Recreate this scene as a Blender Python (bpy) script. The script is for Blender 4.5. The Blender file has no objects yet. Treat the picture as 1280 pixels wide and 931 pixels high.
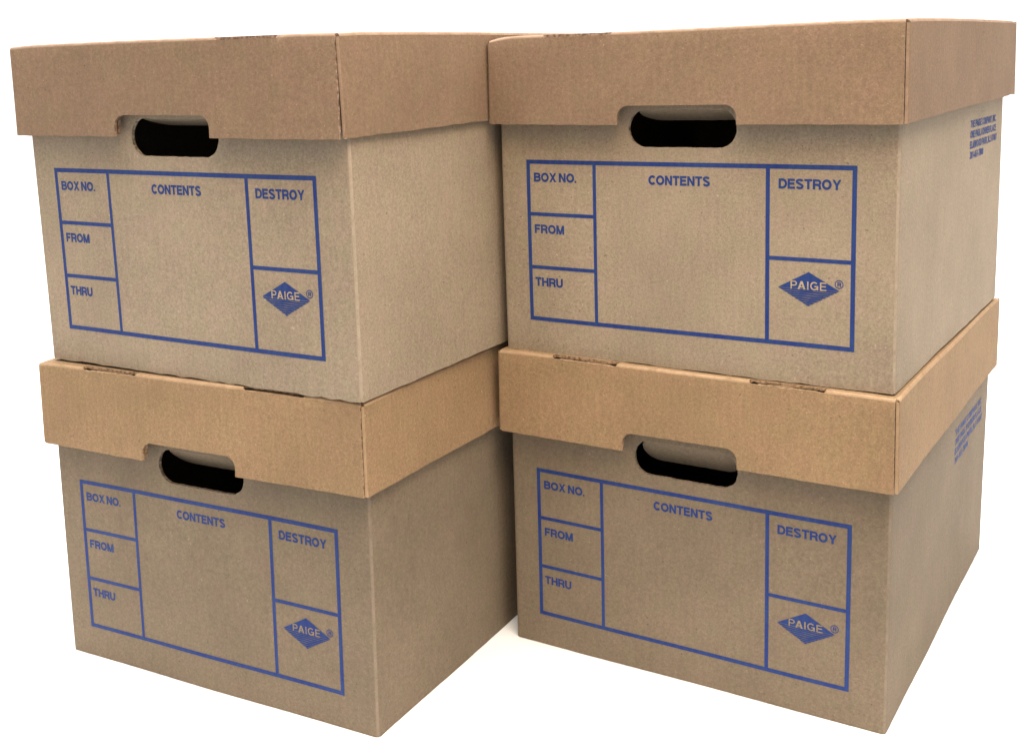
import bpy, math, random
from mathutils import Vector, Matrix
from mathutils.geometry import delaunay_2d_cdt

scene = bpy.context.scene
C = scene.collection
PI = math.pi

# ------------------------------------------------------------------ camera
cam_d = bpy.data.cameras.new('camera')
cam = bpy.data.objects.new('camera', cam_d)
C.objects.link(cam)
scene.camera = cam
YAW, PIT, ROL, FPX, PX, PY = 0.5371, -0.1642, -0.0215, 1431.24, 678.35, 329.16
fw = Vector((-math.sin(YAW) * math.cos(PIT), math.cos(YAW) * math.cos(PIT), math.sin(PIT)))
r0 = Vector((math.cos(YAW), math.sin(YAW), 0))
u0 = r0.cross(fw)
rr = r0 * math.cos(ROL) + u0 * math.sin(ROL)
uu = -r0 * math.sin(ROL) + u0 * math.cos(ROL)
M = Matrix((rr, uu, -fw)).transposed().to_4x4()
M.translation = Vector((0.5019, -0.7847, 0.4824))
cam.matrix_world = M
cam_d.sensor_width = 36
cam_d.lens = FPX / 1280 * 36
cam_d.shift_x = (640 - PX) / 1280
cam_d.shift_y = (PY - 465.5) / 1280
cam_d.clip_start = 0.01
cam_d.clip_end = 100

# ------------------------------------------------------------------ light
world = bpy.data.worlds.new('World')
scene.world = world
world.use_nodes = True
bg = world.node_tree.nodes['Background']
bg.inputs['Color'].default_value = (1.0, 0.985, 0.965, 1)
bg.inputs['Strength'].default_value = 0.76

def area(name, loc, target, sx, sy, power, col):
    l = bpy.data.lights.new(name, 'AREA')
    l.shape = 'RECTANGLE'
    l.size, l.size_y, l.energy, l.color = sx, sy, power, col
    o = bpy.data.objects.new(name, l)
    o.location = loc
    d = Vector(target) - Vector(loc)
    o.rotation_euler = d.to_track_quat('-Z', 'Y').to_euler()
    C.objects.link(o)
    return o

area('overhead_softbox', (0.05, 0.35, 2.2), (0.05, 0.3, 0), 3.4, 2.2, 95, (1.0, 1.0, 1.0))
area('overhead_front_fill', (0.1, -0.5, 1.9), (0.1, -0.3, 0), 2.0, 1.0, 38, (1.0, 1.0, 1.0))  # unseen fill added to whiten the floor before the boxes
area('side_warm_fill', (0.66, -0.66, 1.35), (-0.02, -0.05, 0.42), 0.7, 0.7, 10.5, (1.0, 0.66, 0.27))  # unseen warm light added for the right-hand faces; no window stands there
area('backdrop_fill', (-1.2, 1.6, 3.2), (-1.6, 4.2, 0.8), 4.0, 1.2, 90, (1, 1, 1))  # unseen fill added to keep the sweep behind pure white

scene.view_settings.view_transform = 'Standard'
scene.view_settings.look = 'None'
scene.view_settings.exposure = 0.0
scene.view_settings.gamma = 1.0
scene.render.engine = 'CYCLES'

# ------------------------------------------------------------------ materials
def nodes_of(name):
    m = bpy.data.materials.new(name)
    m.use_nodes = True
    nt = m.node_tree
    return m, nt, nt.nodes['Principled BSDF']

def cardboard(name, colour, seed, flute=0.05, worn=0.0, mottling=1.0):
    m, nt, bs = nodes_of(name)
    N, Lk = nt.nodes.new, nt.links.new
    tc = N('ShaderNodeTexCoord')
    mp = N('ShaderNodeMapping')
    mp.inputs['Location'].default_value = (seed * 1.37, seed * 0.71, seed * 2.11)
    Lk(tc.outputs['Object'], mp.inputs['Vector'])

    def noise(scale, detail, rough=0.6, vec=None):
        n = N('ShaderNodeTexNoise')
        n.inputs['Scale'].default_value = scale
        n.inputs['Detail'].default_value = detail
        n.inputs['Roughness'].default_value = rough
        Lk((vec or mp).outputs[0], n.inputs['Vector'])
        return n

    def rng(src, a, b, lo, hi):
        r = N('ShaderNodeMapRange')
        r.inputs['From Min'].default_value = a
        r.inputs['From Max'].default_value = b
        r.inputs['To Min'].default_value = lo
        r.inputs['To Max'].default_value = hi
        Lk(src, r.inputs['Value'])
        return r.outputs['Result']

    def mul(a, b):
        x = N('ShaderNodeMath'); x.operation = 'MULTIPLY'
        Lk(a, x.inputs[0]); Lk(b, x.inputs[1])
        return x.outputs[0]

    k = mottling
    big = rng(noise(14, 3).outputs['Fac'], 0.3, 0.7, 1 - .085 * k, 1 + .085 * k)
    mid = rng(noise(400, 3, 0.6).outputs['Fac'], 0.3, 0.7, 1 - .12 * k, 1 + .12 * k)
    fine = rng(noise(850, 2, 0.7).outputs['Fac'], 0.28, 0.72, 1 - .18 * k, 1 + .18 * k)
    # cloudy fibre streaks along the paper's machine direction
    mp2 = N('ShaderNodeMapping')
    mp2.inputs['Scale'].default_value = (1, 1, 0.16)
    mp2.inputs['Location'].default_value = (seed, seed * .3, 0)
    Lk(tc.outputs['Object'], mp2.inputs['Vector'])
    streak = rng(noise(260, 2, 0.5, mp2).outputs['Fac'], 0.3, 0.7, 1 - .035 * k, 1 + .035 * k)
    # faint flute bands from the unrolled sheet coordinate
    uv = N('ShaderNodeUVMap'); uv.uv_map = 'sheet'
    wv = N('ShaderNodeTexWave')
    wv.wave_type = 'BANDS'; wv.bands_direction = 'X'
    wv.inputs['Scale'].default_value = 48
    wv.inputs['Distortion'].default_value = 0.8
    wv.inputs['Detail Scale'].default_value = 0.4
    Lk(uv.outputs[0], wv.inputs['Vector'])
    fl = rng(wv.outputs['Fac'], 0, 1, 1 - flute * .4, 1 + flute * .4)
    val = mul(mul(mul(mul(big, mid), fine), streak), fl)
    # hue drift, pinkish to olive
    hue = N('ShaderNodeMix'); hue.data_type = 'RGBA'
    r, g, b = colour
    hue.inputs['A'].default_value = (r * 1.025, g * .985, b * 1.0, 1)
    hue.inputs['B'].default_value = (r * .985, g * 1.012, b * .96, 1)
    Lk(rng(noise(55, 4, 0.6).outputs['Fac'], .35, .65, 0, 1), hue.inputs['Factor'])
    sc = N('ShaderNodeVectorMath'); sc.operation = 'SCALE'
    Lk(hue.outputs['Result'], sc.inputs[0]); Lk(val, sc.inputs['Scale'])
    # sparse dark and pale fibre flecks
    dk = N('ShaderNodeMix'); dk.data_type = 'RGBA'
    Lk(sc.outputs[0], dk.inputs['A'])
    dk.inputs['B'].default_value = (r * .35, g * .34, b * .36, 1)
    Lk(rng(noise(330, 1, .5).outputs['Fac'], .75, .80, 0, .65), dk.inputs['Factor'])
    lt = N('ShaderNodeMix'); lt.data_type = 'RGBA'
    Lk(dk.outputs['Result'], lt.inputs['A'])
    lt.inputs['B'].default_value = (r * 1.7, g * 1.8, b * 2.0, 1)
    mp3 = N('ShaderNodeMapping'); mp3.inputs['Location'].default_value = (seed * 3 + 5, 2, 9)
    Lk(tc.outputs['Object'], mp3.inputs['Vector'])
    Lk(rng(noise(420, 1, .5, mp3).outputs['Fac'], .73, .79, 0, .6), lt.inputs['Factor'])
    out = lt.outputs['Result']
    if worn:
        wr = N('ShaderNodeMix'); wr.data_type = 'RGBA'
        Lk(out, wr.inputs['A'])
        wr.inputs['B'].default_value = (min(r * 1.55, .8), min(g * 1.6, .75), min(b * 1.75, .7), 1)
        Lk(rng(noise(95, 5, 0.7, mp3).outputs['Fac'], .36, .62, worn * .25, worn), wr.inputs['Factor'])
        out = wr.outputs['Result']
    Lk(out, bs.inputs['Base Color'])
    bs.inputs['Roughness'].default_value = 0.8
    bs.inputs['Specular IOR Level'].default_value = 0.22
    bp = N('ShaderNodeBump')
    bp.inputs['Strength'].default_value = 0.35
    bp.inputs['Distance'].default_value = 0.0004
    hs = N('ShaderNodeMath'); hs.operation = 'ADD'
    Lk(noise(420, 4, .7).outputs['Fac'], hs.inputs[0])
    Lk(rng(wv.outputs['Fac'], 0, 1, 0, flute * 6), hs.inputs[1])
    Lk(hs.outputs[0], bp.inputs['Height'])
    Lk(bp.outputs[0], bs.inputs['Normal'])
    return m

def cut_edge(name, colour, seed):
    m, nt, bs = nodes_of(name)
    N, Lk = nt.nodes.new, nt.links.new
    tc = N('ShaderNodeTexCoord')
    n = N('ShaderNodeTexNoise'); n.inputs['Scale'].default_value = 380; n.inputs['Detail'].default_value = 3
    mp = N('ShaderNodeMapping'); mp.inputs['Location'].default_value = (seed, seed, 0)
    Lk(tc.outputs['Object'], mp.inputs['Vector']); Lk(mp.outputs[0], n.inputs['Vector'])
    cr = N('ShaderNodeValToRGB')
    r, g, b = colour
    cr.color_ramp.elements[0].position = .36
    cr.color_ramp.elements[0].color = (r * .45, g * .42, b * .38, 1)
    cr.color_ramp.elements[1].position = .62
    cr.color_ramp.elements[1].color = (r * 1.35, g * 1.35, b * 1.45, 1)
    Lk(n.outputs['Fac'], cr.inputs['Fac'])
    Lk(cr.outputs['Color'], bs.inputs['Base Color'])
    bs.inputs['Roughness'].default_value = .9
    return m

def ink(seed, colour=(0.015, 0.037, 0.180)):
    """flexo ink: patchy coverage, faint flute banding, paper showing through"""
    m, nt, bs = nodes_of('blue_ink')
    N, Lk = nt.nodes.new, nt.links.new
    tc = N('ShaderNodeTexCoord')
    mp = N('ShaderNodeMapping'); mp.inputs['Location'].default_value = (seed * 1.9, seed, seed * .6)
    Lk(tc.outputs['Object'], mp.inputs['Vector'])
    def nz(scale, detail):
        n = N('ShaderNodeTexNoise'); n.inputs['Scale'].default_value = scale; n.inputs['Detail'].default_value = detail
        Lk(mp.outputs[0], n.inputs['Vector']); return n.outputs['Fac']
    def ma(op, a, b, c=None):
        x = N('ShaderNodeMath'); x.operation = op
        for k, v in enumerate((a, b, c)):
            if v is None: continue
            if isinstance(v, (int, float)): x.inputs[k].default_value = v
            else: Lk(v, x.inputs[k])
        return x.outputs[0]
    wv = N('ShaderNodeTexWave'); wv.bands_direction = 'X'; wv.inputs['Scale'].default_value = 48
    wv.inputs['Distortion'].default_value = 1.5
    Lk(mp.outputs[0], wv.inputs['Vector'])
    v = ma('MULTIPLY_ADD', nz(800, 3), .42, ma('MULTIPLY', nz(38, 3), .50))
    v = ma('MULTIPLY_ADD', wv.outputs['Fac'], .08, v)
    cr = N('ShaderNodeValToRGB')
    r, g, b = colour
    cr.color_ramp.elements[0].position = .34
    cr.color_ramp.elements[0].color = (r * .8, g * .8, b * .9, 1)
    cr.color_ramp.elements[1].position = .74
    cr.color_ramp.elements[1].color = (r * 1.6 + .005, g * 1.6 + .003, b * 1.0, 1)
    Lk(v, cr.inputs['Fac'])
    Lk(cr.outputs['Color'], bs.inputs['Base Color'])
    bs.inputs['Roughness'].default_value = .6
    bs.inputs['Specular IOR Level'].default_value = .2
    return m

# ------------------------------------------------------------------ backdrop
def backdrop():
    m, nt, bs = nodes_of('white_paper')
    n = nt.nodes.new('ShaderNodeTexNoise'); n.inputs['Scale'].default_value = 30
    cr = nt.nodes.new('ShaderNodeValToRGB')
    cr.color_ramp.elements[0].color = (.90, .90, .90, 1)
    cr.color_ramp.elements[1].color = (.93, .93, .93, 1)
    tc = nt.nodes.new('ShaderNodeTexCoord')
    nt.links.new(tc.outputs['Object'], n.inputs['Vector'])
    nt.links.new(n.outputs['Fac'], cr.inputs['Fac'])
    nt.links.new(cr.outputs['Color'], bs.inputs['Base Color'])
    bs.inputs['Roughness'].default_value = .9
    bs.inputs['Specular IOR Level'].default_value = .1
    # a roll of white paper: flat under the boxes, swept up behind them
    prof = [(.62, 0), (1.4, 0), (2.4, 0), (3.4, 0)]      # distance from below the camera, height
    Rr = 1.4
    for i in range(1, 17):
        a = i / 16 * PI / 2
        prof.append((3.4 + Rr * math.sin(a), Rr - Rr * math.cos(a)))
    prof.append((4.8, 3.6))
    vs, fs = [], []
    ca, sa = math.cos(YAW), math.sin(YAW)      # the sweep squarely faces the viewer
    for (y, z) in prof:
        for x in (-3.6, 3.6):
            vs.append((.5019 + x * ca - y * sa, -.7847 + x * sa + y * ca, z))
    for i in range(len(prof) - 1):
        fs.append((2 * i, 2 * i + 1, 2 * i + 3, 2 * i + 2))
    me = bpy.data.meshes.new('backdrop')
    me.from_pydata(vs, [], fs)
    for p in me.polygons: p.use_smooth = True
    me.materials.append(m)
    o = bpy.data.objects.new('floor', me)
    o['kind'] = 'structure'
    o['label'] = 'plain white surface under and behind the stacked boxes'
    C.objects.link(o)
backdrop()

# ------------------------------------------------------------------ sheet builder
def frange(a, b, step):
    n = max(1, int(round((b - a) / step)))
    return [a + (b - a) * i / n for i in range(n + 1)]

def dense(pts, step=0.006):
    out = []
    for i in range(len(pts)):
        a, b = Vector(pts[i]), Vector(pts[(i + 1) % len(pts)])
        n = max(1, int(math.ceil((b - a).length / step - 1e-6)))
        out += [tuple(a + (b - a) * k / n) for k in range(n)]
    return out

def inside(p, poly):
    x, y = p
    c = False
    j = len(poly) - 1
    for i in range(len(poly)):
        xi, yi = poly[i]; xj, yj = poly[j]
        if (yi > y) != (yj > y) and x < (xj - xi) * (y - yi) / (yj - yi) + xi:
            c = not c
        j = i
    return c

def segdist(p, loop):
    best = 1e9
    for i in range(len(loop)):
        ax, ay = loop[i]; bx, by = loop[(i + 1) % len(loop)]
        dx, dy = bx - ax, by - ay
        L = dx * dx + dy * dy
        t = 0 if L == 0 else max(0, min(1, ((p[0] - ax) * dx + (p[1] - ay) * dy) / L))
        best = min(best, (p[0] - ax - t * dx) ** 2 + (p[1] - ay - t * dy) ** 2)
        if best < 1e-7: break
    return math.sqrt(best)

def sheet(name, outline, holes, xs, ts, fmap, th, mats, parent, crease=None):
    """outline/holes: 2-D loops on the unrolled sheet; fmap(s, t, depth) -> xyz.
    mats = (face, cut edge, worn crease); crease(s, t) says whether a face lies on a fold."""
    loops = [outline] + holes
    pts, edges = [], []
    for lp in loops:
        b = len(pts)
        pts += [Vector(p) for p in lp]
        edges += [(b + i, b + (i + 1) % len(lp)) for i in range(len(lp))]
    for x in xs:
        for t in ts:
            p = (x, t)
            if inside(p, outline) and not any(inside(p, h) for h in holes):
                if min(segdist(p, l) for l in loops) > 0.0011:
                    pts.append(Vector(p))
    v2, e2, f2, *_ = delaunay_2d_cdt(pts, edges, [], 2, 1e-7)
    # CDT type 2 keeps faces inside the first loop; drop those in holes
    faces = []
    for f in f2:
        c = sum((v2[i] for i in f), Vector((0, 0))) / len(f)
        if inside(c, outline) and not any(inside(c, h) for h in holes):
            faces.append(tuple(f))
    n = len(v2)
    verts = [fmap(v.x, v.y, 0) for v in v2] + [fmap(v.x, v.y, th) for v in v2]
    cnt = {}
    for f in faces:
        for i in range(len(f)):
            a, b = f[i], f[(i + 1) % len(f)]
            cnt[(a, b)] = cnt.get((a, b), 0) + 1
    rim = [(a, b) for (a, b) in cnt if (b, a) not in cnt]
    F, mi = [], []
    for f in faces:
        c = sum((v2[i] for i in f), Vector((0, 0))) / len(f)
        F.append(f); mi.append(2 if crease and crease(c.x, c.y) else 0)
    for f in faces:
        F.append(tuple(reversed([i + n for i in f]))); mi.append(0)
    for a, b in rim:
        F.append((b, a, a + n, b + n)); mi.append(1)
    me = bpy.data.meshes.new(name)
    me.from_pydata([tuple(v) for v in verts], [], F)
    me.validate()
    for m in mats: me.materials.append(m)
    me.polygons.foreach_set('material_index', mi[:len(me.polygons)])
    uvl = me.uv_layers.new(name='sheet')
    for l in me.loops:
        v = v2[l.vertex_index % n]
        uvl.data[l.index].uv = (v.x, v.y)
    # outward facing?
    a, b, c = [Vector(verts[i]) for i in faces[0][:3]]
    nrm = (b - a).cross(c - a)
    dep = Vector(verts[faces[0][0] + n]) - a
    if nrm.dot(dep) > 0:
        me.flip_normals()
    for p in me.polygons: p.use_smooth = True
    me.set_sharp_from_angle(angle=math.radians(38))
    o = bpy.data.objects.new(name, me)
    C.objects.link(o)
    o.parent = parent
    return o

def rect_loop(x0, x1, t0, t1, xs, ts, rnd=None, jit=(0, 0, 0, 0)):
    """boundary using the grid's own stations; jit = roughness of bottom,right,top,left"""
    X = [x for x in xs if x0 + 1e-6 < x < x1 - 1e-6]
    T = [t for t in ts if t0 + 1e-6 < t < t1 - 1e-6]
    j = lambda k: (rnd.uniform(-1, 1) * jit[k] if rnd and jit[k] else 0)
    lp = [(x0, t0)] + [(x, t0 + j(0)) for x in X]
    lp += [(x1, t0)] + [(x1 + j(1), t) for t in T]
    lp += [(x1, t1)] + [(x, t1 + j(2)) for x in reversed(X)]
    lp += [(x0, t1)] + [(x0 + j(3), t) for t in reversed(T)]
    return lp

def stadium(x0, x1, z0, z1, r, n=9, rnd=None, j=0):
    pts = []
    for cx, cz, a0 in ((x1 - r, z0 + r, -90), (x1 - r, z1 - r, 0), (x0 + r, z1 - r, 90), (x0 + r, z0 + r, 180)):
        for i in range(n + 1):
            a = math.radians(a0 + 90 * i / n)
            pts.append((cx + r * math.cos(a), cz + r * math.sin(a)))
    out = []
    for p in dense(pts, .0035):
        if not out or (Vector(p) - Vector(out[-1])).length > 2e-4: out.append(p)
    if (Vector(out[0]) - Vector(out[-1])).length < 2e-4: out.pop()
    if rnd: out = [(x + rnd.uniform(-j, j), z + rnd.uniform(-j, j)) for x, z in out]
    return out

# ------------------------------------------------------------------ print helpers
def strip_mesh(rects, step=.006):
    vs, fs = [], []
    for (x0, x1, z0, z1) in rects:
        X = frange(x0, x1, step); Z = frange(z0, z1, step)
        b = len(vs)
        for z in Z:
            for x in X: vs.append((x, z))
        w = len(X)
        for i in range(len(Z) - 1):
            for k in range(w - 1):
                fs.append((b + i * w + k, b + i * w + k + 1, b + (i + 1) * w + k + 1, b + (i + 1) * w + k))
    return vs, fs

# block capitals drawn as pen strokes (heavy grotesque), cap height 1
ST = .24
OO = ST / 2
def _ell(cx, cy, rx, ry, a0, a1, n=10):
    return [(cx + rx * math.cos(math.radians(a0 + (a1 - a0) * i / n)), cy + ry * math.sin(math.radians(a0 + (a1 - a0) * i / n))) for i in range(n + 1)]

def _line(pts, t=None, closed=False):
    t = t or ST
    """a polyline thickened to width t -> (verts, faces)"""
    n = len(pts); L, R = [], []
    for i in range(n):
        if closed: p, q = pts[i - 1], pts[(i + 1) % n]
        else: p, q = pts[max(i - 1, 0)], pts[min(i + 1, n - 1)]
        c = Vector(pts[i])
        d1 = (c - Vector(p)); d2 = (Vector(q) - c)
        if d1.length < 1e-9: d1 = d2
        if d2.length < 1e-9: d2 = d1
        d1 = d1.normalized(); d2 = d2.normalized()
        nrm = Vector((-(d1.y + d2.y), d1.x + d2.x))
        nrm = nrm.normalized() if nrm.length > 1e-6 else Vector((-d1.y, d1.x))
        k = (t / 2) / max(.5, nrm.dot(Vector((-d1.y, d1.x))))
        L.append(tuple(c + nrm * k)); R.append(tuple(c - nrm * k))
    m = n if closed else n - 1
    return L + R, [(n + i, n + (i + 1) % n, (i + 1) % n, i) for i in range(m)]

def _diag(xa, ya, xb, yb, hw=.125):
    return [(xa - hw, ya), (xa + hw, ya), (xb + hw, yb), (xb - hw, yb)], [(0, 1, 2, 3)]

def glyph(c):
    """(width, strokes)"""
    o = OO
    V = lambda x, y0=0, y1=1: _line([(x, y0), (x, y1)])
    Hz = lambda x0, x1, y: _line([(x0, y), (x1, y)], ST * .92)
    t9 = 1 - o * .92; b9 = o * .92
    if c == 'B':
        w = .86
        return w, [V(o), _line([(ST, t9), (w - .34, t9)] + _ell(w - .34, (t9 + .53) / 2, .22, (t9 - .53) / 2, 90, -90)[1:-1] + [(w - .34, .53), (ST, .53)], ST * .9),
                   _line([(ST, .53), (w - .34, .53)] + _ell(w - .34, (.53 + b9) / 2, .25, (.53 - b9) / 2, 90, -90)[1:-1] + [(w - .34, b9), (ST, b9)], ST * .9)]
    if c in 'OQ': w = 1.0; return w, [_line(_ell(w / 2, .5, w / 2 - o, .5 - o + .012, 0, 360, 28)[:-1], ST, True)]
    if c == 'X': w = .9; return w, [_diag(.13, 0, w - .13, 1), _diag(w - .13, 0, .13, 1)]
    if c == 'N': w = .86; return w, [V(o), V(w - o), _diag(w - .125, 0, .125, 1, .12)]
    if c == 'F': w = .74; return w, [V(o), Hz(ST, w, t9), Hz(ST, w - .09, .5)]
    if c == 'E': w = .78; return w, [V(o), Hz(ST, w - .02, t9), Hz(ST, w - .07, .52), Hz(ST, w, b9)]
    if c == 'L': w = .72; return w, [V(o), Hz(ST, w, b9)]
    if c in 'PR':
        w = .82 if c == 'P' else .86
        m = .46
        g = [V(o), _line([(ST, t9), (w - .36, t9)] + _ell(w - .36, (t9 + m) / 2, .26, (t9 - m) / 2, 90, -90)[1:-1] + [(w - .36, m), (ST, m)], ST * .9)]
        if c == 'R': g.append(_line([(w - .42, m), (w - .26, m - .03), (w - .16, m - .13), (w - .13, .12), (w - .09, 0)], ST))
        return w, g
    if c == 'M': w = 1.02; return w, [V(o), V(w - o), _diag(w / 2, 0, .14, 1, .12), _diag(w / 2, 0, w - .14, 1, .12)]
    if c == 'W': w = 1.3; return w, [_diag(.36, 0, .12, 1, .12), _diag(.36, 0, w / 2, 1, .12), _diag(w - .36, 0, w / 2, 1, .12), _diag(w - .36, 0, w - .12, 1, .12)]
    if c == 'T': w = .8; return w, [Hz(0, w, t9), V(w / 2, 0, 1 - ST * .9)]
    if c == 'H': w = .86; return w, [V(o), V(w - o), Hz(ST, w - ST, .52)]
    if c == 'U': w = .86; return w, [_line([(o, 1)] + _ell(w / 2, .36, w / 2 - o, .27, 180, 360, 12) + [(w - o, 1)], ST)]
    if c == 'J': w = .66; return w, [_line(_ell(.32, .3, .22, .21, 190, 360, 10) + [(.54, 1)], ST)]
    if c == 'C': w = .94; return w, [_line(_ell(w / 2 + .02, .5, w / 2 - o, .5 - o + .012, 42, 318, 22), ST)]
    if c == 'G':
        w = .98; return w, [_line(_ell(w / 2, .5, w / 2 - o, .5 - o + .012, 42, 335, 24), ST), Hz(w / 2 + .02, w, .46), V(w - .085, 0, .5)]
    if c == 'S':
        w = .84
        up = _ell(w / 2, .735, w / 2 - o, .17, 15, 230, 12)
        lo = _ell(w / 2, .265, w / 2 - o, .18, 50, -165, 12)
        return w, [_line(up + lo, ST * .95)]
    if c == 'D':
        w = .88; return w, [V(o), _line([(ST, t9), (w - .46, t9)] + _ell(w - .46, .5, .36, t9 - .5, 90, -90, 14)[1:-1] + [(w - .46, b9), (ST, b9)], ST * .95)]
    if c == 'Y': w = .9; return w, [_diag(w / 2, .42, .12, 1, .12), _diag(w / 2, .42, w - .12, 1, .12), V(w / 2, 0, .45)]
    if c == 'A': w = .96; return w, [_diag(.11, 0, w / 2, 1, .12), _diag(w - .11, 0, w / 2, 1, .12), Hz(.22, w - .22, .3)]
    if c == 'V': w = .9; return w, [_diag(w / 2, 0, .12, 1, .12), _diag(w / 2, 0, w - .12, 1, .12)]
    if c == 'K': w = .9; return w, [V(o), _diag(.2, .32, w - .16, 1, .13), _diag(w - .13, 0, .42, .56, .13)]
    if c == 'I': return ST, [V(o)]
    if c == '.': return .18, [_line([(.09, 0), (.09, .2)], .2)]
    if c == ',': return .18, [_line([(.11, .2), (.11, 0), (.05, -.15)], .16)]
    if c == '-': return .36, [Hz(0, .36, .36)]
    if c == '0': w = .68; return w, [_line(_ell(w / 2, .5, w / 2 - o, .5 - o, 0, 360, 20)[:-1], ST, True)]
    if c == '1': w = .45; return w, [V(w - o), _line([(0, .74), (w - ST, .82)], .14)]
    if c == '2': w = .68; return w, [_line(_ell(w / 2, .7, w / 2 - o, .2, 170, -30, 10) + [(.12, .12)], ST), Hz(0, w, b9)]
    if c == '4': w = .7; return w, [V(w - .22), Hz(0, w, .3), _diag(.1, .3, w - .24, 1, .1)]
    if c == '6': w = .68; return w, [_line(_ell(w / 2, .32, w / 2 - o, .23, 0, 360, 16)[:-1], ST, True), _line(_ell(w / 2 + .03, .5, w / 2 - o, .4, 65, 200, 10), ST)]
    if c == '7': w = .66; return w, [Hz(0, w, t9), _diag(.25, 0, w - .11, .84, .11)]
    if c == '8': w = .68; return w, [_line(_ell(w / 2, .74, w / 2 - o - .02, .17, 0, 360, 14)[:-1], ST * .9, True), _line(_ell(w / 2, .29, w / 2 - o, .21, 0, 360, 14)[:-1], ST * .9, True)]
    return .5, []

def text_at(s, x0, x1, base, cap, gap=.075, pen=None):
    """word as (verts with a layer number, faces), fitted between x0 and x1"""
    global ST, OO
    keep = ST
    if pen: ST = pen; OO = pen / 2
    vs, fs, x = [], [], 0
    for ch in s:
        if ch == ' ': x += .26; continue
        w, strokes = glyph(ch)
        for k, (v, f) in enumerate(strokes):
            b = len(vs)
            vs += [(p[0] + x, p[1], k) for p in v]
            fs += [tuple(i + b for i in q) for q in f]
        x += w + gap - (.14 if ch == 'P' else .07 if ch == 'C' else 0)
    x -= gap
    ST = keep; OO = keep / 2
    return [(x0 + (x1 - x0) * p[0] / x, base + cap * p[1], p[2]) for p in vs], fs

def printed(name, parts, fmap, parent, mat, lift=.00018, label=None):
    vs, fs = [], []
    for v, f in parts:
        b = len(vs)
        vs += [fmap(p[0], p[1], -lift - (p[2] * 8e-6 if len(p) > 2 else 0)) for p in v]
        fs += [tuple(i + b for i in q) for q in f]
    me = bpy.data.meshes.new(name)
    me.from_pydata([tuple(v) for v in vs], [], fs)
    me.materials.append(mat)
    # face outwards
    p = me.polygons[0]
    o = bpy.data.objects.new(name, me)
    C.objects.link(o); o.parent = parent
    if label: o['label'] = label
    return o

# ------------------------------------------------------------------ boxes
D0, H0, LW0, LD0, LH0, LZ0 = .3782, .2534, .3274, .4005, .069, .0049
FLX, FLY = .0005, .0007
BR = .0029                      # body corner radius
TH = .0028                     # board thickness

def warp(seed, x, y, z, amp=.0005):
    k = seed * 1.7
    s = math.sin
    return (x + amp * s(11 * z + 9 * y + k) + amp * .5 * s(31 * y + k * 2),
            y + amp * s(13 * x + 10 * z + k * 3) + amp * .5 * s(37 * x + k),
            z + amp * .5 * s(17 * x + k) + amp * .5 * s(15 * y + k * 2))

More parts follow.
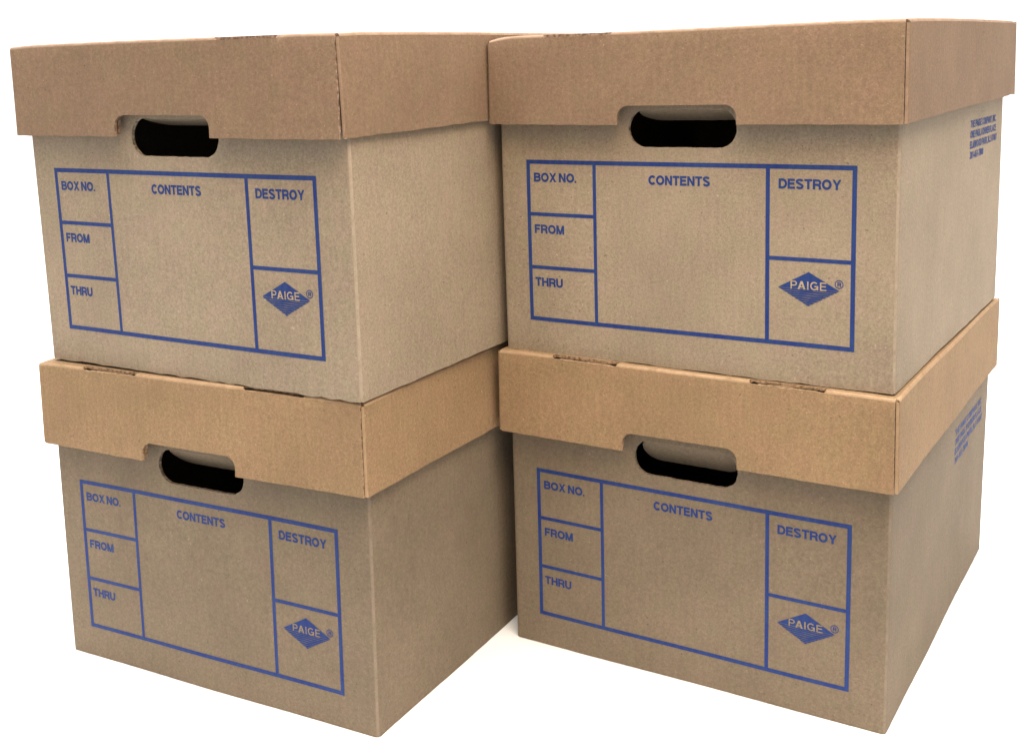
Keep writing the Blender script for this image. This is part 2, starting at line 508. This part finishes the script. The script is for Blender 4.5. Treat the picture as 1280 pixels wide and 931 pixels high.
def make_box(spec):
    rnd = random.Random(spec['seed'])
    e = spec['e']
    W, D, H = .318 + e[4], D0, H0 + e[5]
    HB = H - .003              # walls stop just under the lid's top
    up = spec['upper']
    seed = spec['seed']
    t = bpy.data.objects.new('storage_box', None)
    t.empty_display_size = .05
    C.objects.link(t)
    t.location = spec['loc']; t.rotation_euler = (0, 0, spec['rot'])
    t['label'] = spec['label']; t['category'] = 'storage box'
    t['group'] = 'cardboard storage boxes in two stacks'

    def place(x, y, z):
        x, y, z2 = warp(seed, x, y, z)
        z = z2 if z > .004 else z
        return Vector((x + e[1] * z, y + e[0] * z, z + ((-e[0] * y - e[1] * x) if up else 0)))

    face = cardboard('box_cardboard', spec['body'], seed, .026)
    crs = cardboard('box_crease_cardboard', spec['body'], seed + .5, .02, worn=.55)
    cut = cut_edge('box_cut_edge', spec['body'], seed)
    mats = (face, cut, crs)
    INK = ink(seed)
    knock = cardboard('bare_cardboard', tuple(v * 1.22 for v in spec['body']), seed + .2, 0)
    zs = frange(0, HB, .008)
    # front wall, with the hand hole
    fm = lambda s, z, d: place(BR + s, d, z)
    X = frange(0, W - 2 * BR, .008)
    hole = stadium(.1155 - BR, .2022 - BR, .1683, .1965, .0138, rnd=rnd, j=spec['rag'])
    front = sheet('front_panel', rect_loop(0, W - 2 * BR, .0003, HB, X, zs, rnd, (.0006 if up else .0002, 0, 0, 0)), [hole], X, zs, fm, TH, mats, t)
    X = frange(0, W - 2 * BR, .03); Z3 = frange(0, HB, .03)
    sheet('back_panel', rect_loop(0, W - 2 * BR, 0, HB, X, Z3), [], X, Z3, lambda s, z, d: place(BR + s, D - d, z), TH, mats, t)
    arc = BR * PI / 2
    S = frange(-arc, 0, arc / 4)[:-1] + frange(0, D - 2 * BR, .009) + frange(D - 2 * BR, D - 2 * BR + arc, arc / 4)[1:]

    def side(right):
        def f(s, z, d):
            r = BR - d
            if s < 0:
                a = s / BR; x, y = W - BR + r * math.cos(a), BR + r * math.sin(a)
            elif s > D - 2 * BR:
                a = (s - (D - 2 * BR)) / BR; x, y = W - BR + r * math.cos(a), D - BR + r * math.sin(a)
            else:
                x, y = W - d, BR + s
            return place(x if right else W - x, y, z)
        return f
    sides = []
    for right in (False, True):
        sides.append(sheet('side_panel', rect_loop(-arc, D - 2 * BR + arc, .0003, HB, S, zs, rnd, (.0003, 0, 0, 0)), [], S, zs,
                           side(right), TH, mats, t, crease=lambda s, z: -.0032 < s < -.0010))
    X = frange(TH, W - TH, .05); Y = frange(TH, D - TH, .05)
    sheet('bottom_panel', rect_loop(TH, W - TH, TH, D - TH, X, Y), [], X, Y, lambda s, y, d: place(s, y, .001 + TH - d), TH, mats, t)
    # punched hand-hole flap, hinged at the top and pushed inwards
    a = math.radians(spec['flap'])
    hx0, hx1, zt = .1185, .1992, .1972
    st = stadium(hx0, hx1, zt - .0275, zt, .0132, rnd=rnd, j=.0002)
    def hf(s, z, d):
        q = zt - z
        bend = 1 + .25 * (q / .0275)
        y = TH * .9 + q * math.sin(a * min(1, bend)) + d * math.cos(a)
        zz = zt - q * math.cos(a * min(1, bend)) + d * math.sin(a)
        return place(s, y, zz)
    sheet('handle_flap', st, [], frange(hx0, hx1, .008), frange(zt - .0275, zt, .005), hf, .0022, mats, t)

    # printing on the front: a ruled form
    x0, x1, z0, z1 = .0244, .2894, .0270, .1573
    w = .0032; g = .0028
    va, vb = .0855, .2258
    ff = lambda x, z, d: place(x, d, z)
    rects = [(x0, x1, z1 - w, z1), (x0, x1, z0, z0 + w), (x0, x0 + w, z0 + w, z1 - w), (x1 - w, x1, z0 + w, z1 - w),
             (va - g / 2, va + g / 2, z0 + w, z1 - w), (vb - .0015, vb + .0015, z0 + w, z1 - w),
             (x0 + w, va - g / 2, .1140 - g / 2, .1140 + g / 2), (x0 + w, va - g / 2, .0710 - g / 2, .0710 + g / 2),
             (vb + .0015, x1 - w, .0902 - g / 2, .0902 + g / 2)]
    printed('printed_form', [strip_mesh(rects)], ff, front, INK, label='blue ruled form with six cells')
    for s, a0, a1, b in (('BOX NO.', .0312, .0696, .1400), ('FROM', .0309, .0580, .0986), ('THRU', .0302, .0556, .0556),
                         ('CONTENTS', .1316, .1816, .1402), ('DESTROY', .2338, .2785, .1402)):
        printed('printed_word', [text_at(s, a0, a1, b, .0071)], ff, front, INK, label='the word %s in blue capitals' % s)
    # diamond emblem
    cx, cz, hw, ht, hb = .2562, .0694, .0223, .0122, .0124
    top = ([(cx - hw, cz), (cx + hw, cz), (cx, cz + ht)], [(0, 1, 2)])
    low = [[], []]
    n = 8
    for i in range(n):
        za, zb = cz - hb * (i / n) - .00035, cz - hb * ((i + 1) / n)
        wa, wb = hw * (1 - (cz - za) / hb), hw * (1 - (cz - zb) / hb)
        m = 8
        for k in range(m):
            u0_, u1_ = -1 + 2 * k / m, -1 + 2 * (k + 1) / m
            q = lambda u, w_, z_: (cx + u * w_, z_ + .00022 * math.sin(5 * u + i) * (1 - abs(u)))
            b = len(low[0])
            low[0] += [q(u0_, wb, zb), q(u1_, wb, zb), q(u1_, wa, za), q(u0_, wa, za)]
            low[1].append((b, b + 1, b + 2, b + 3))
    logo = printed('printed_emblem', [top, (low[0], low[1])], ff, front, INK, label='blue diamond emblem over wave lines')
    # registered mark: ring and letter
    rx, rz, ro, ri = .2781, .0742, .0031, .0025
    ring = ([], [])
    for i in range(24):
        a_ = 2 * PI * i / 24
        ring[0].append((rx + ro * math.cos(a_), rz + ro * math.sin(a_)))
        ring[0].append((rx + ri * math.cos(a_), rz + ri * math.sin(a_)))
        j = (i + 1) % 24
        ring[1].append((2 * i, 2 * j, 2 * j + 1, 2 * i + 1))
    printed('registered_mark', [ring, text_at('R', rx - .0012, rx + .0014, rz - .0015, .003)], ff, front, INK)
    printed('emblem_lettering', [text_at('PAIGE', .2432, .2692, cz - .0006, .0060, .20, pen=.17)], ff, front, knock, lift=.00035,
            label='the word PAIGE left bare in the diamond')
    # address on the long side
    zo = spec['addr']
    sm = lambda y, z, d: place(W - d, y, z)
    rows = (('THE PAIGE COMPANY, INC.', .2250, .3430), ('ONE PAUL KOHNER PLACE', .2250, .3440),
            ('ELMWOOD PARK, N.J. 07407', .2255, .3490), ('201-461-7800', .2265, .2850))
    for i, (s, a0, a1) in enumerate(rows):
        printed('printed_address_line', [text_at(s, a0, a1, .1709 + zo - .0087 * i, .0062)], sm, sides[1], INK)
    return t

def make_lid(spec):
    rnd = random.Random(spec['seed'] + 50)
    e = spec['e']
    W, D, H = .318 + e[4], D0, H0 + e[5]
    lw, ld, lh = LW0, LD0 + e[7], LH0 + e[6]
    lo = spec['lo']
    zt = H0 + LZ0 + e[5] + (0 if spec['upper'] else .0006)
    R = .0022
    arc = R * PI / 2
    seed = spec['seed'] + 7
    up = spec['upper']
    t = bpy.data.objects.new('box_lid', None)
    t.empty_display_size = .05
    C.objects.link(t)
    # the lid's origin: at its own centre bottom, in the frame of the box under it
    rot = Matrix.Rotation(spec['rot'], 4, 'Z')
    org = Vector((.159, D0 / 2, zt - lh))
    t.location = Vector(spec['loc']) + rot @ org
    t.rotation_euler = (0, 0, spec['rot'])
    t['label'] = spec['lid_label']; t['category'] = 'lid'
    t['group'] = 'lids on the storage boxes'
    ox, oy = .159 - LW0 / 2 + lo[0], D0 / 2 - LD0 / 2 + lo[1] - e[7] / 2

    def place(x, y, z):      # x, y from the lid's front left corner, z from its top (negative down)
        dn = -z / lh
        x += (x / lw - .5) * 2 * dn * FLX
        y += (y / ld - .5) * 2 * dn * FLY
        X, Y, Z = warp(seed, x + ox, y + oy, z + zt, .0006)
        # corners knocked down a little in handling
        for (cx_, cy_, a_) in ((0, 0, spec['dent']), (lw, 0, .0009), (lw, ld, .0012)):
            q = ((x - cx_) ** 2 + (y - cy_) ** 2) / .014 ** 2
            if q < 6: Z -= a_ * math.exp(-q) * math.exp(max(z, -.05) / .012)
        Z += e[2] * (Y - .2) + e[3] * (X - .16)
        v = Vector((X + e[1] * Z, Y + e[0] * Z, Z + ((-e[0] * Y - e[1] * X) if up else 0)))
        return v - org

    face = cardboard('lid_cardboard', spec['lid'], seed, .038)
    crs = cardboard('lid_crease_cardboard', spec['lid'], seed + .5, .02, worn=.8)
    cut = cut_edge('lid_cut_edge', tuple(c * 1.15 for c in spec['lid']), seed)
    mats = (face, cut, crs)
    SL = ((.0525, .1110), (.2190, .2760))
    BITE = spec['bite']     # slots along the front fold
    sl_t = .0040                 # how far a slot bites into the flap and the top
    # front flap incl. the fold; unrolled t: 0 = start of fold, negative = down
    gx0, gx1 = .0027, lw - .0027
    f0 = -(lh - R)
    X = frange(gx0, gx1, .008)
    T = frange(f0, 0, .008)[:-1] + frange(0, arc, arc / 4)
    nx0, nx1, nd = .1155, .2100, -(.0540 - R)
    rn = .009
    j = lambda a: rnd.uniform(-a, a)
    def xs_between(a, b): return [x for x in X if min(a, b) + 1e-4 < x < max(a, b) - 1e-4]
    def notch(grow=0, bottom=f0):
        lp = []
        a0, a1, tt = nx0 - grow, nx1 + grow, nd + grow
        lp.append((a0, bottom))
        for k in range(8):
            a = PI - k / 7 * PI / 2
            lp.append((a0 + rn + rn * math.cos(a), tt - rn + rn * math.sin(a)))
        for x in xs_between(a0 + rn, a1 - rn): lp.append((x, tt + j(.0001)))
        for k in range(8):
            a = PI / 2 - k / 7 * PI / 2
            lp.append((a1 - rn + rn * math.cos(a), tt - rn + rn * math.sin(a)))
        lp.append((a1, bottom))
        return lp
    lp = [(gx0, f0 + .0012), (gx0 + .0012, f0)] + [(x, f0 + j(.00025)) for x in xs_between(gx0 + .0012, nx0)]
    lp += notch()
    lp += [(x, f0 + j(.00025)) for x in xs_between(nx1, gx1)] + [(gx1, f0)]
    lp += [(gx1, q) for q in T if f0 < q < arc]
    cur = gx1
    lp.append((gx1, arc))
    for (a0, a1), bite in zip(reversed(SL), reversed(BITE)):
        if not bite: continue
        sl_f = bite
        lp += [(x, arc) for x in reversed(xs_between(a1, cur))]
        lp += [(a1, arc), (a1, arc * .5), (a1 - .001, -sl_f + .0003)]
        lp += [(x, -sl_f + j(.00035)) for x in reversed(xs_between(a0 + .001, a1 - .001))]
        lp += [(a0 + .001, -sl_f + .0003), (a0, arc * .5), (a0, arc)]
        cur = a0
    lp += [(x, arc) for x in reversed(xs_between(gx0, cur))] + [(gx0, arc)]
    lp += [(gx0, q) for q in reversed(T) if f0 + .0013 < q < arc]
    def fold(x, q, d):
        r = R - d
        bow = spec['bow'] * math.sin(PI * x / lw) * (max(0, -q) / lh) ** 1.5 - .0005 * math.sin(23 * x + seed * 2) * (max(0, -q) / lh)
        if q < 0: return place(x, d - bow, q - R)
        a = q / R
        return place(x, R - r * math.cos(a), -R + r * math.sin(a))
    sheet('front_flap', lp, [], X, T, fold, .0021, mats, t, crease=lambda x, q: q > -.0004)
    # inner layer of the rolled-over front flap
    Xi = frange(.008, lw - .008, .012)
    X_save = X; X = Xi
    b0 = f0 + .0015
    lp = [(.008, b0)] + [(x, b0) for x in xs_between(.008, nx0 - .0012)] + notch(.0012, b0) + [(x, b0) for x in xs_between(nx1 + .0012, lw - .008)]
    lp += [(lw - .008, b0), (lw - .008, -.002), (.008, -.002)]
    sheet('inner_flap', dense(lp, .012), [], Xi, frange(b0, -.002, .012), lambda x, q, d: place(x, .0027 + d, q - R), .0024, mats, t)
    X = X_save
    # top panel with folds down both sides and at the back
    U = frange(-arc, 0, arc / 4)[:-1] + frange(0, lw - 2 * R, .009) + frange(lw - 2 * R, lw - 2 * R + arc, arc / 4)[1:]
    Y = frange(R, ld - R, .012)
    def topmap(u, y, d):
        r = R - d
        if u < 0: a = -u / R; return place(R - r * math.sin(a), y, -R + r * math.cos(a))
        if u > lw - 2 * R: a = (u - lw + 2 * R) / R; return place(lw - R + r * math.sin(a), y, -R + r * math.cos(a))
        return place(R + u, y, -d)
    lp = [(-arc, R)] + [(u, R) for u in U if -arc < u < SL[0][0] - R - 1e-4]
    def Us(a, b): return [u for u in U if a + 1e-4 < u < b - 1e-4]
    prev = None
    for k, (a0, a1) in enumerate(SL):
        a0 -= R; a1 -= R
        if k: lp += [(u, R) for u in Us(prev, a0)]
        lp += [(a0, R), (a0 - .0006, R + sl_t * .4), (a0 + .0008, R + sl_t)]
        lp += [(u, R + sl_t * .78 + j(.0005)) for u in Us(a0 + .004, a1 - .004)]
        lp += [(a1 - .0008, R + sl_t), (a1 + .0006, R + sl_t * .4), (a1, R)]
        prev = a1
    lp += [(u, R) for u in Us(prev, U[-1])] + [(U[-1], R)]
    lp += [(U[-1], y) for y in Y[1:-1]] + [(U[-1], Y[-1])] + [(u, Y[-1]) for u in reversed(U[1:-1])] + [(U[0], Y[-1])]
    lp += [(U[0], y) for y in reversed(Y[1:-1])]
    sheet('top_panel', lp, [], U, Y, topmap, .0021, mats, t, crease=lambda u, y: u < 0.0004 or u > lw - 2 * R - .0004)
    # back flap
    Xb = frange(0, lw, .03)
    Tb = frange(f0, 0, .02)[:-1] + frange(0, arc, arc / 3)
    sheet('back_flap', rect_loop(0, lw, f0, arc, Xb, Tb), [], Xb, Tb,
          lambda x, q, d: (lambda v: v)(place(x, ld - d, q - R) if q < 0 else place(x, ld - R + (R - d) * math.cos(q / R), -R + (R - d) * math.sin(q / R))), .0021, mats, t)
    # side flaps with a rounded front corner turned behind the front flap
    R2 = .0022; a2 = R2 * PI / 2; y0 = .0007 + R2
    S = frange(-a2, 0, a2 / 5)[:-1] + frange(0, ld - .0024 - y0, .009)
    Zf = frange(-lh, -R, .008)
    flare = spec.get('flare', .0006)
    for right in (False, True):
        def sf(s, z, d, right=right):
            r = R2 - d
            if s < 0: a = s / R2; x, y = lw - R2 + r * math.cos(a), y0 + r * math.sin(a)
            else: x, y = lw - d, y0 + s
            dn = (-z - R) / (lh - R)
            y += (flare if right else 0) * dn * max(0, 1 - max(s, 0) / .05)
            return place(x if right else lw - x, y, z)
        lp = rect_loop(S[0], S[-1], Zf[0] + .0004, Zf[-1], S, Zf, rnd, (.0004, 0, 0, 0))
        sheet('side_flap', lp, [], S, Zf, sf, .0021, mats, t, crease=lambda s, z: s < -.0014)
    # tabs locked into the slots of the front fold
    for a0, a1 in SL:
        m = (a0 + a1) / 2; hwid = (a1 - a0) / 2 - .0065
        Xt = frange(m - hwid, m + hwid, .008)
        lp = [(m - hwid, -.012)] + [(x, -.012) for x in Xt[1:-1]] + [(m + hwid, -.012), (m + hwid, -.0014)]
        lp += [(x, -.0012 + j(.00035)) for x in reversed(Xt[1:-1])] + [(m - hwid, -.0014)]
        sheet('locking_tab', lp, [], Xt, [-.008, -.004], lambda x, q, d: place(x, .0023 + d, q - .0008), .0013, mats, t)
    return t

# body colours (unprinted kraft, darkened on the lower boxes to carry shade), lid colours are a warmer board
A_UP, A_LO_SHADED = (.302, .237, .170), (.195, .149, .103)
L_UP, L_LO = (.218, .143, .092), (.284, .184, .102)
boxes = [
    dict(seed=1, dent=.0008, rag=.0003, bite=(-.0002, -.0001), bow=.0012, loc=(0, 0, 0), rot=-0.0, upper=False, lo=(-.0011, .0006), addr=-.0095, flap=36, body=A_LO_SHADED, lid=L_LO,
         e=(-.0068, .0048, -.0006, -.0007, -.0011, -.0016, 0, -.0019),
         label='lower box of the right stack, its side address line tucked just under the lid',
         lid_label='tan lid in the middle of the right stack, lighter than the lid above it'),
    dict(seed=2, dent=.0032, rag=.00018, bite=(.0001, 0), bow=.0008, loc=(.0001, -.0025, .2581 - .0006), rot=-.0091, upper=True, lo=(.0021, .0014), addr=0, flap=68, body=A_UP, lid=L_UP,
         e=(-.0037, -.0025, .0186, .0007, 0, -.0001, -.0008, .0032),
         label='upper box of the right stack with blue form and four-line side address',
         lid_label='greyish brown lid on top of the right stack, nothing resting on it'),
    dict(seed=3, dent=.0012, rag=.0004, bite=(-.0001, -.0003), bow=.0016, loc=(-.3252, -.2014, 0), rot=.0626, upper=False, lo=(.0016, .0003), addr=-.004, flap=46, body=A_LO_SHADED, lid=L_LO,
         e=(.0125, -.003, -.0057, .0047, .0011, -.0021, 0, -.0002),
         label='lower box of the left stack, standing on the white floor at the left',
         lid_label='tan lid in the middle of the left stack, under the upper left box', flare=.001),
    dict(seed=4, dent=.001, rag=.00028, bite=(0, .0001), bow=.0022, loc=(-.3204, -.2004, .2595 - .0006), rot=.0353, upper=True, lo=(-.0005, .0015), addr=0, flap=74, body=A_UP, lid=L_UP,
         e=(-.0042, -.0011, .0136, -.0015, .0012, -.0022, .0007, -.0011),
         label='upper box of the left stack, pale worn edge beside its blue form',
         lid_label='brown lid on top of the left stack with an open corner gap', flare=.0024),
]
for s in boxes:
    make_box(s)
    make_lid(s)
